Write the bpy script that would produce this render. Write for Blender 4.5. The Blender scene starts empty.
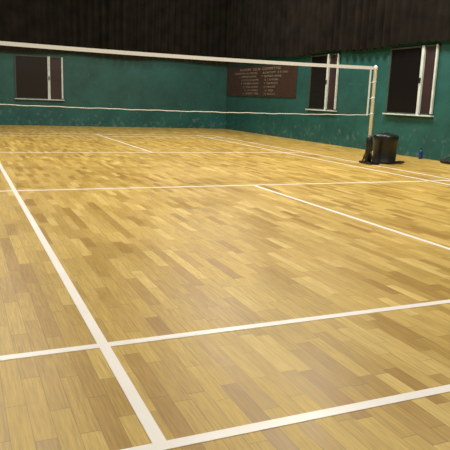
import bpy, bmesh, numpy as np, math, random
from mathutils import Matrix, Vector
random.seed(4)
def R(y,p,r):
    cz,sz=math.cos(y),math.sin(y);cx,sx=math.cos(p),math.sin(p);cr,sr=math.cos(r),math.sin(r)
    return np.array([[cz,-sz,0],[sz,cz,0],[0,0,1]])@np.array([[1,0,0],[0,cx,-sx],[0,sx,cx]])@np.array([[cr,-sr,0],[sr,cr,0],[0,0,1]])
q=[-3.0692,-8.1327,0.9545,-0.4184,1.3652,0.0388,604.071]
YB=10.14;XR=4.926

# ---------------- helpers
def nt(name):
    m=bpy.data.materials.new(name);m.use_nodes=True
    return m,m.node_tree.nodes,m.node_tree.links,m.node_tree.nodes["Principled BSDF"]
def simple(name,col,rough=.5,metal=0,noise=0,scale=20,spec=.5):
    m,N,L,b=nt(name);b.inputs["Roughness"].default_value=rough;b.inputs["Metallic"].default_value=metal
    b.inputs["Specular IOR Level"].default_value=spec
    b.inputs["Base Color"].default_value=(*col,1)
    if noise:
        tc=N.new("ShaderNodeTexCoord");n=N.new("ShaderNodeTexNoise");n.inputs["Scale"].default_value=scale;n.inputs["Detail"].default_value=5
        r=N.new("ShaderNodeValToRGB");r.color_ramp.elements[0].position=.3;r.color_ramp.elements[1].position=.7
        r.color_ramp.elements[0].color=(*[c*(1-noise) for c in col],1);r.color_ramp.elements[1].color=(*[min(1,c*(1+noise)) for c in col],1)
        L.new(tc.outputs["Object"],n.inputs["Vector"]);L.new(n.outputs["Fac"],r.inputs["Fac"]);L.new(r.outputs["Color"],b.inputs["Base Color"])
    return m
class MB:
    def __init__(s): s.bm=bmesh.new();s.mats=[]
    def mi(s,m):
        if m not in s.mats:s.mats.append(m)
        return s.mats.index(m)
    def box(s,a,b,m,bev=0):
        i=s.mi(m);n0=set(s.bm.faces)
        r=bmesh.ops.create_cube(s.bm,size=1)
        for v in r["verts"]: v.co=Vector([(a[k]+b[k])/2+v.co[k]*(b[k]-a[k]) for k in range(3)])
        if bev:
            es=list({e for v in r["verts"] for e in v.link_edges});bmesh.ops.bevel(s.bm,geom=es,offset=bev,segments=2,affect='EDGES',profile=.5)
        for f in set(s.bm.faces)-n0: f.material_index=i
    def lathe(s,c,prof,m,seg=32,axis='Z'):
        i=s.mi(m);rings=[]
        for rr,h in prof:
            ring=[]
            for k in range(seg):
                t=2*math.pi*k/seg;p=(rr*math.cos(t),rr*math.sin(t),h)
                if axis=='X':p=(h,p[0],p[1])
                if axis=='Y':p=(p[0],h,p[1])
                ring.append(s.bm.verts.new(Vector(c)+Vector(p)))
            rings.append(ring)
        for a,b in zip(rings,rings[1:]):
            for k in range(seg):
                f=s.bm.faces.new((a[k],a[(k+1)%seg],b[(k+1)%seg],b[k]));f.material_index=i;f.smooth=True
        for ring in (rings[0][::-1],rings[-1]):
            f=s.bm.faces.new(ring);f.material_index=i
    def tube(s,p,q2,r,m,seg=10):
        i=s.mi(m);p=Vector(p);q2=Vector(q2);d=(q2-p);M=d.to_track_quat('Z','Y').to_matrix()
        A=[];B=[]
        for k in range(seg):
            t=2*math.pi*k/seg;o=M@Vector((r*math.cos(t),r*math.sin(t),0));A.append(s.bm.verts.new(p+o));B.append(s.bm.verts.new(q2+o))
        for k in range(seg):
            f=s.bm.faces.new((A[k],A[(k+1)%seg],B[(k+1)%seg],B[k]));f.material_index=i;f.smooth=True
        f=s.bm.faces.new(A[::-1]);f.material_index=i;f=s.bm.faces.new(B);f.material_index=i
    def quad(s,vs,m):
        f=s.bm.faces.new([s.bm.verts.new(v) for v in vs]);f.material_index=s.mi(m)
    def obj(s,name,parent=None):
        bmesh.ops.recalc_face_normals(s.bm,faces=s.bm.faces)
        me=bpy.data.meshes.new(name);s.bm.to_mesh(me);s.bm.free()
        for m in s.mats: me.materials.append(m)
        o=bpy.data.objects.new(name,me);bpy.context.collection.objects.link(o)
        if parent:o.parent=parent
        return o
def empty(name,loc=(0,0,0)):
    o=bpy.data.objects.new(name,None);bpy.context.collection.objects.link(o);return o

# ---------------- materials
def wood():
    m,N,L,b=nt("parquet_wood")
    def M(op,a,bb=None,c=None):
        n=N.new("ShaderNodeMath");n.operation=op
        for i,x in enumerate((a,bb,c)):
            if x is None: continue
            if isinstance(x,(int,float)): n.inputs[i].default_value=x
            else: L.new(x,n.inputs[i])
        return n.outputs[0]
    tc=N.new("ShaderNodeTexCoord");sp=N.new("ShaderNodeSeparateXYZ");L.new(tc.outputs["Object"],sp.inputs[0])
    x,y=sp.outputs[0],sp.outputs[1]
    xs=M('DIVIDE',x,.062);row=M('FLOOR',xs)
    w1=N.new("ShaderNodeTexWhiteNoise");w1.noise_dimensions='1D';L.new(row,w1.inputs["W"])
    w2=N.new("ShaderNodeTexWhiteNoise");w2.noise_dimensions='1D';L.new(M('ADD',row,57.3),w2.inputs["W"])
    ln=M('MULTIPLY_ADD',w2.outputs["Value"],.20,.26)
    ys=M('MULTIPLY_ADD',w1.outputs["Value"],9.7,M('DIVIDE',y,ln));cell=M('FLOOR',ys)
    cv=N.new("ShaderNodeCombineXYZ");L.new(row,cv.inputs[0]);L.new(cell,cv.inputs[1])
    w3=N.new("ShaderNodeTexWhiteNoise");w3.noise_dimensions='2D';L.new(cv.outputs[0],w3.inputs["Vector"])
    r=N.new("ShaderNodeValToRGB");e=r.color_ramp.elements
    e[0].position=0;e[0].color=(.36,.205,.042,1);e[1].position=1;e[1].color=(.64,.46,.145,1)
    for p,c in ((.10,(.43,.268,.057,1)),(.5,(.505,.333,.076,1)),(.88,(.56,.382,.098,1))):
        k=e.new(p);k.color=c
    L.new(w3.outputs["Value"],r.inputs["Fac"])
    # grain: fine streaks
    gv=N.new("ShaderNodeCombineXYZ");L.new(M('MULTIPLY',x,150),gv.inputs[0]);L.new(M('MULTIPLY',y,7),gv.inputs[1]);L.new(M('MULTIPLY',w3.outputs["Value"],40),gv.inputs[2])
    g=N.new("ShaderNodeTexNoise");g.inputs["Scale"].default_value=1;g.inputs["Detail"].default_value=5;g.inputs["Roughness"].default_value=.65;L.new(gv.outputs[0],g.inputs["Vector"])
    g2=M('MULTIPLY_ADD',g.outputs["Fac"],1.2,.40)
    # seams
    fx=M('FRACT',xs);fy=M('FRACT',ys)
    dx=M('MINIMUM',fx,M('SUBTRACT',1,fx));dy=M('MINIMUM',fy,M('SUBTRACT',1,fy))
    seam=M('MAXIMUM',M('LESS_THAN',dx,.016),M('LESS_THAN',dy,.004))
    sm=M('MULTIPLY_ADD',seam,-.4,1)
    # wear
    n3=N.new("ShaderNodeTexNoise");n3.inputs["Scale"].default_value=.7;n3.inputs["Detail"].default_value=3;L.new(tc.outputs["Object"],n3.inputs["Vector"])
    k=M('MULTIPLY',M('MULTIPLY',g2,sm),M('MULTIPLY_ADD',n3.outputs["Fac"],.3,.85))
    mx=N.new("ShaderNodeVectorMath");mx.operation='SCALE';L.new(r.outputs["Color"],mx.inputs[0]);L.new(k,mx.inputs["Scale"])
    L.new(mx.outputs[0],b.inputs["Base Color"])
    L.new(M('MULTIPLY_ADD',n3.outputs["Fac"],.16,M('MULTIPLY_ADD',w3.outputs["Value"],.10,.28)),b.inputs["Roughness"])
    b.inputs["Specular IOR Level"].default_value=.36
    return m
def teal():
    m,N,L,b=nt("teal_paint")
    tc=N.new("ShaderNodeTexCoord")
    n=N.new("ShaderNodeTexNoise");n.inputs["Scale"].default_value=1.6;n.inputs["Detail"].default_value=8;n.inputs["Roughness"].default_value=.68;L.new(tc.outputs["Object"],n.inputs["Vector"])
    r=N.new("ShaderNodeValToRGB");e=r.color_ramp.elements
    e[0].position=.32;e[0].color=(.005,.064,.063,1);e[1].position=.68;e[1].color=(.014,.122,.117,1)
    L.new(n.outputs["Fac"],r.inputs["Fac"])
    # scuffed, peeling band near the floor
    n2=N.new("ShaderNodeTexNoise");n2.inputs["Scale"].default_value=9;n2.inputs["Detail"].default_value=6;L.new(tc.outputs["Object"],n2.inputs["Vector"])
    sp=N.new("ShaderNodeSeparateXYZ");L.new(tc.outputs["Object"],sp.inputs[0])
    mr=N.new("ShaderNodeMapRange");mr.inputs["From Min"].default_value=0;mr.inputs["From Max"].default_value=.8;mr.inputs["To Min"].default_value=.08;mr.inputs["To Max"].default_value=-.06;L.new(sp.outputs[2],mr.inputs["Value"])
    ad=N.new("ShaderNodeMath");ad.operation='ADD';L.new(n2.outputs["Fac"],ad.inputs[0]);L.new(mr.outputs[0],ad.inputs[1])
    r2=N.new("ShaderNodeValToRGB");r2.color_ramp.elements[0].position=.60;r2.color_ramp.elements[1].position=.76;L.new(ad.outputs[0],r2.inputs["Fac"])
    mx=N.new("ShaderNodeMix");mx.data_type='RGBA';mx.inputs["B"].default_value=(.09,.16,.14,1)
    L.new(r2.outputs["Color"],mx.inputs["Factor"]);L.new(r.outputs["Color"],mx.inputs["A"]);L.new(mx.outputs["Result"],b.inputs["Base Color"])
    b.inputs["Roughness"].default_value=.55
    return m
WOOD=wood();TEAL=teal()
WHITE=simple("white_line_paint",(.92,.88,.88),.35,noise=.03,scale=6)
TAPE=simple("white_net_tape",(.84,.86,.90),.7)
CORD=simple("white_cord",(.80,.82,.85),.8)
THREAD=simple("net_thread_brown",(.05,.03,.02),.8)
POST=simple("white_post_enamel",(.84,.86,.90),.35)
BLACK=simple("black_plastic",(.008,.008,.009),.4,noise=.2)
RUB=simple("black_rubber",(.012,.012,.012),.7)
FRAME=simple("white_window_paint",(.62,.70,.70),.5,noise=.15,scale=8)
FRAMED=simple("dark_window_casing",(.06,.075,.07),.5,noise=.2,scale=8)
PANE=simple("dark_window_pane",(.006,.004,.005),.3)
PANE2=simple("brown_window_board",(.028,.012,.015),.5,noise=.3,scale=4)
CURT=simple("dark_brown_curtain",(.014,.012,.010),.95,noise=.35,scale=3,spec=.05)
BOARDM=simple("brown_board_paint",(.050,.024,.019),.5,noise=.15,scale=5)
LET=simple("cream_lettering",(.30,.25,.21),.6)
CEIL=simple("dark_ceiling_paint",(.03,.03,.028),.9)
BLUE=simple("blue_plastic",(.01,.04,.20),.3)
LAMPM=simple("lamp_housing",(.3,.3,.3),.4,metal=.8)

# ---------------- room
XL,YF,H=-6.5,-11.0,6.5
a=MB();a.box((XL-.1,YF-.1,-.1),(XR+.1,YB+.1,0),WOOD);a.obj("floor")
a=MB();a.box((XL-.1,YB,0),(XR+.1,YB+.15,H),TEAL);a.obj("wall_back")
a=MB();a.box((XR,YF,0),(XR+.15,YB,H),TEAL);a.obj("wall_right")
a=MB();a.box((XL-.15,YF,0),(XL,YB,H),TEAL);a.obj("wall_left")
a=MB();a.box((XL-.1,YF-.15,0),(XR+.1,YF,H),TEAL);a.obj("wall_front")
a=MB();a.box((XL-.1,YF-.1,H),(XR+.1,YB+.1,H+.1),CEIL);a.obj("ceiling")

# court lines
a=MB();w=.042;z0,z1=0.0002,.0016
def Lx(y,x0=-3.05,x1=3.05): a.box((x0,y-w/2,z0),(x1,y+w/2,z1),WHITE)
def Ly(x,y0,y1): a.box((x-w/2,y0,z0+.0001),(x+w/2,y1,z1+.0002),WHITE)
for s in (-1,1):
    Lx(s*6.68,-3.07,3.07);Lx(s*5.94);Lx(s*1.98)
    Ly(0,min(s*1.98,s*6.68),max(s*1.98,s*6.68))
    for X in (2.59,3.05): Ly(s*X,-6.7,6.7)
a.obj("court_lines")

# curtains
def curtain(name,p0,p1,zb,zt,nrm,pitch,amp,seed):
    rnd=random.Random(seed);p0=Vector(p0);p1=Vector(p1);n=Vector(nrm);L_=(p1-p0).length;d=(p1-p0)/L_
    bm=bmesh.new();cols=[];s=0;ph=0;rows=7
    while s<=L_:
        ph+=.03/pitch*2*math.pi*(.7+.6*rnd.random());s+=.03
        A=amp*(.6+.4*math.sin(s*.9+seed))
        col=[]
        for k in range(rows):
            t=k/(rows-1);z=zb+(zt-zb)*t+(1-t)*.025*math.sin(s*2.1+seed)+(1-t)*.012*math.sin(ph)
            off=(A*(1-.45*t))*math.sin(ph+.35*math.sin(t*3+s))+.3*A*math.sin(ph*2.3+1)
            q0=p0+d*min(s,L_)+n*(.13+off);col.append(bm.verts.new((q0.x,q0.y,z)))
        cols.append(col)
    for c0,c1 in zip(cols,cols[1:]):
        for k in range(rows-1):
            f=bm.faces.new((c0[k],c1[k],c1[k+1],c0[k+1]));f.smooth=True
    me=bpy.data.meshes.new(name);bm.to_mesh(me);bm.free();me.materials.append(CURT)
    o=bpy.data.objects.new(name,me);bpy.context.collection.objects.link(o);return o
curtain("curtain",(XL+.2,YB,0),(XR-.02,YB,0),2.04,6.3,(0,-1,0),.21,.06,1)
curtain("curtain",(XR,YB-.22,0),(XR,YF+.3,0),2.09,6.3,(-1,0,0),.25,.065,2)

def window(name,wall,s0,s1,z0_,z1_,mull):
    a=MB()
    def bx(sa,sb,za,zb,d0,d1,m,bev=0):
        d0+=.001
        if wall=='B': a.box((min(sa,sb),YB-d1,za),(max(sa,sb),YB-d0,zb),m,bev)
        else: a.box((XR-d1,min(sa,sb),za),(XR-d0,max(sa,sb),zb),m,bev)
    sg=1 if s1>s0 else -1;W=abs(s1-s0);t=.045
    sm=s0+sg*W*mull
    bx(s0,sm,z0_,z1_,.002,.012,PANE);bx(sm,s1,z0_,z1_,.002,.014,PANE2)
    bx(s0,s0+sg*.03,z0_,z1_,0,.03,FRAMED);bx(s1-sg*t,s1,z0_,z1_,0,.05,FRAME,.004)
    bx(sm-sg*.035,sm+sg*.035,z0_,z1_,0,.055,FRAME,.004)
    bx(s0,s1,z0_,z0_+.025,0,.05,FRAMED);bx(s0,s1,z1_-.03,z1_,0,.04,FRAMED)
    bx(s0-sg*.03,s1+sg*.03,z0_-.025,z0_,0,.08,FRAME,.004)
    bx(sm-sg*.015,sm+sg*.015,(z0_+z1_)/2-.05,(z0_+z1_)/2+.05,.055,.075,BLACK)
    return a.obj(name)
window("window_1",'B',-1.54,-.23,.75,1.94,.70)
window("window_2",'R',5.02,3.80,.79,2.06,.66)
window("window_3",'R',2.0,.66,.80,2.06,.72)

# notice board
y0,y1,zb_,zt_=10.12,5.68,1.06,1.93
nb=empty("notice_board")
a=MB();a.box((XR-.03,y1,zb_),(XR-.002,y0-.05,zt_),BOARDM,.004)
a.obj("board",nb)
rows=["PLAYERS  CLUB  COMMITTEE","CHAIRMAN  R S VERMA        SECRETARY  A K DAS","1  MEMBER NAME        7  MEMBER NAME","2  COACH NAME         8  CAPTAIN","3  MEMBER NAME        9  TEAM LIST","4  HALL RULES        10  HOURS","5  NO SHOES          11  FEES","6  COURT TIME        12  DATES"]
for i,t in enumerate(rows):
    cu=bpy.data.curves.new("lettering",'FONT');cu.body=t;cu.size=.075 if i else .10;cu.extrude=.001;cu.align_x='CENTER'
    o=bpy.data.objects.new("lettering_%d"%i,cu);bpy.context.collection.objects.link(o);o.parent=nb;cu.materials.append(LET)
    sx=2.0
    o.matrix_world=Matrix(((0,0,-1,XR-.033),(-sx,0,0,(y0+y1)/2-.1),(0,1,0,zt_-.14-i*.097),(0,0,0,1)))

# net
nn=empty("badminton_net")
def top(x): return 1.55-.026*(1-(x/3.05)**2)
def bot(x): return top(x)-.76+.0022*math.sin(x*9)+.0018*math.sin(x*23+1)
a=MB();th=.0006
xs=np.arange(-2.98,2.981,.02)
for x in xs: a.quad([(x-th,0,bot(x)),(x+th,0,bot(x)),(x+th,0,top(x)-.03),(x-th,0,top(x)-.03)],THREAD)
for k in range(1,37):
    z=k*.02
    for i in range(30):
        xa=-2.98+i*5.96/30;xb=xa+5.96/30;a.quad([(xa,.0004,bot(xa)+z-th),(xb,.0004,bot(xb)+z-th),(xb,.0004,bot(xb)+z+th),(xa,.0004,bot(xa)+z+th)],THREAD)
a.obj("mesh_netting",nn)
a=MB()
for i in range(60):
    xa=-2.985+i*5.97/60;xb=-2.985+(i+1)*5.97/60
    for yy in (-.006,.006):
        a.quad([(xa,yy,top(xa)-.05),(xb,yy,top(xb)-.05),(xb,yy*.5,top(xb)),(xa,yy*.5,top(xa))],TAPE)
    a.quad([(xa,-.003,top(xa)),(xb,-.003,top(xb)),(xb,.003,top(xb)),(xa,.003,top(xa))],TAPE)
a.obj("top_tape",nn)
a=MB()
for i in range(240):
    xa=-2.985+i*5.97/240;xb=-2.985+(i+1)*5.97/240;a.tube((xa,0,bot(xa)),(xb,0,bot(xb)),.0065,CORD,6)
for s in (-1,1): a.box((s*2.97-.014,-.003,.78),(s*2.97+.014,.003,1.53),TAPE)
a.obj("bottom_cord",nn)

# posts
for s in (1,-1):
    P=empty("badminton_post")
    X=s*3.06
    a=MB();a.lathe((X,0,0),[(.026,.03),(.026,1.50),(.030,1.505),(.030,1.55),(.012,1.565)],POST,20)
    a.box((min(X-s*.066,X),-.01,1.50),(max(X-s*.066,X),.01,1.545),POST,.003)
    for z in (.80,1.05,1.3): a.lathe((X,0,z),[(.03,0),(.03,.02)],CORD,16)
    for z in (.80,1.05,1.3): a.tube((X-s*.068,0,z),(X,0,z),.004,CORD,6)
    a.obj("pole",P)
    a=MB()
    x0,x1=sorted((X-s*.06,X+s*.12))
    a.box((x0,-.16,.004),(x1,.16,.04),BLACK,.008)
    a.lathe((X,0,.03),[(.055,0),(.055,.34),(.047,.40),(.032,.42)],BLACK,24)
    a.tube((X,-.14,.04),(X,-.03,.26),.014,BLACK);a.tube((X,.14,.04),(X,.03,.26),.014,BLACK)
    a.obj("weighted_base",P)

# round black bin with lid and pedal, beside the right post
bx0,by0=3.465,.10
a=MB()
a.lathe((bx0,by0,0),[(.185,.004),(.198,.012),(.198,.035),(.188,.05),(.196,.38),(.202,.385),(.206,.40),(.206,.44),(.198,.462),(.17,.482),(.10,.495),(.02,.498)],BLACK,48)
a.lathe((bx0,by0,.375),[(.199,0),(.203,.004),(.199,.008)],RUB,48)
a.box((bx0+.13,by0-.16,.012),(bx0+.31,by0-.06,.045),BLACK,.012)
a.tube((bx0-.03,by0,.50),(bx0+.03,by0,.50),.01,BLACK)
a.obj("trash_can")

# small items by the right wall
bx_,by_=XR-.14,.72
a=MB();a.lathe((bx_,by_,0),[(.03,0),(.035,.01),(.035,.13),(.028,.15),(.014,.165),(.014,.18)],BLUE,24);a.lathe((bx_,by_,.18),[(.017,0),(.017,.02)],RUB,20);a.obj("water_bottle")
by2=by_-.80
a=MB();a.box((XR-.30,by2-.15,0),(XR-.12,by2+.15,.08),RUB,.035)
a.tube((XR-.21,by2-.09,.07),(XR-.21,by2-.05,.11),.008,BLACK);a.tube((XR-.21,by2-.05,.11),(XR-.21,by2+.05,.11),.008,BLACK);a.tube((XR-.21,by2+.05,.11),(XR-.21,by2+.09,.07),.008,BLACK)
a.obj("sports_bag")

# lamps
def lamp(x,y,pw,z=5.4):
    E=empty("ceiling_lamp")
    a=MB();a.box((x-.62,y-.22,z+.02),(x+.62,y+.22,z+.14),LAMPM,.01)
    a.tube((x-.4,y,z+.13),(x-.4,y,H),.008,LAMPM);a.tube((x+.4,y,z+.13),(x+.4,y,H),.008,LAMPM)
    a.obj("housing",E)
    l=bpy.data.lights.new("lamp_light",'AREA');l.shape='RECTANGLE';l.size=1.2;l.size_y=.4;l.energy=pw;l.color=(1,.93,.78)
    o=bpy.data.objects.new("lamp_light",l);bpy.context.collection.objects.link(o);o.location=(x,y,z);o.parent=E
for y,p in ((-7.5,80),(-3.5,185),(0.5,205),(4.5,180),(8,65)):
    for x in (-2.5,2.5): lamp(x,y,p*(.75 if x<0 else 1.12))
wd=bpy.data.worlds.new("world");bpy.context.scene.world=wd;wd.use_nodes=True;wd.node_tree.nodes["Background"].inputs[0].default_value=(.02,.02,.02,1)

cd=bpy.data.cameras.new("camera");c=bpy.data.objects.new("camera",cd);bpy.context.collection.objects.link(c);bpy.context.scene.camera=c
cd.sensor_width=36;cd.lens=q[6]/450*36;cd.clip_start=.05
Rm=R(q[3],q[4],q[5]);c.matrix_world=Matrix([[*map(float,Rm[i]),float(q[i])] for i in range(3)]+[[0,0,0,1]])
bpy.context.scene.view_settings.view_transform='Standard'
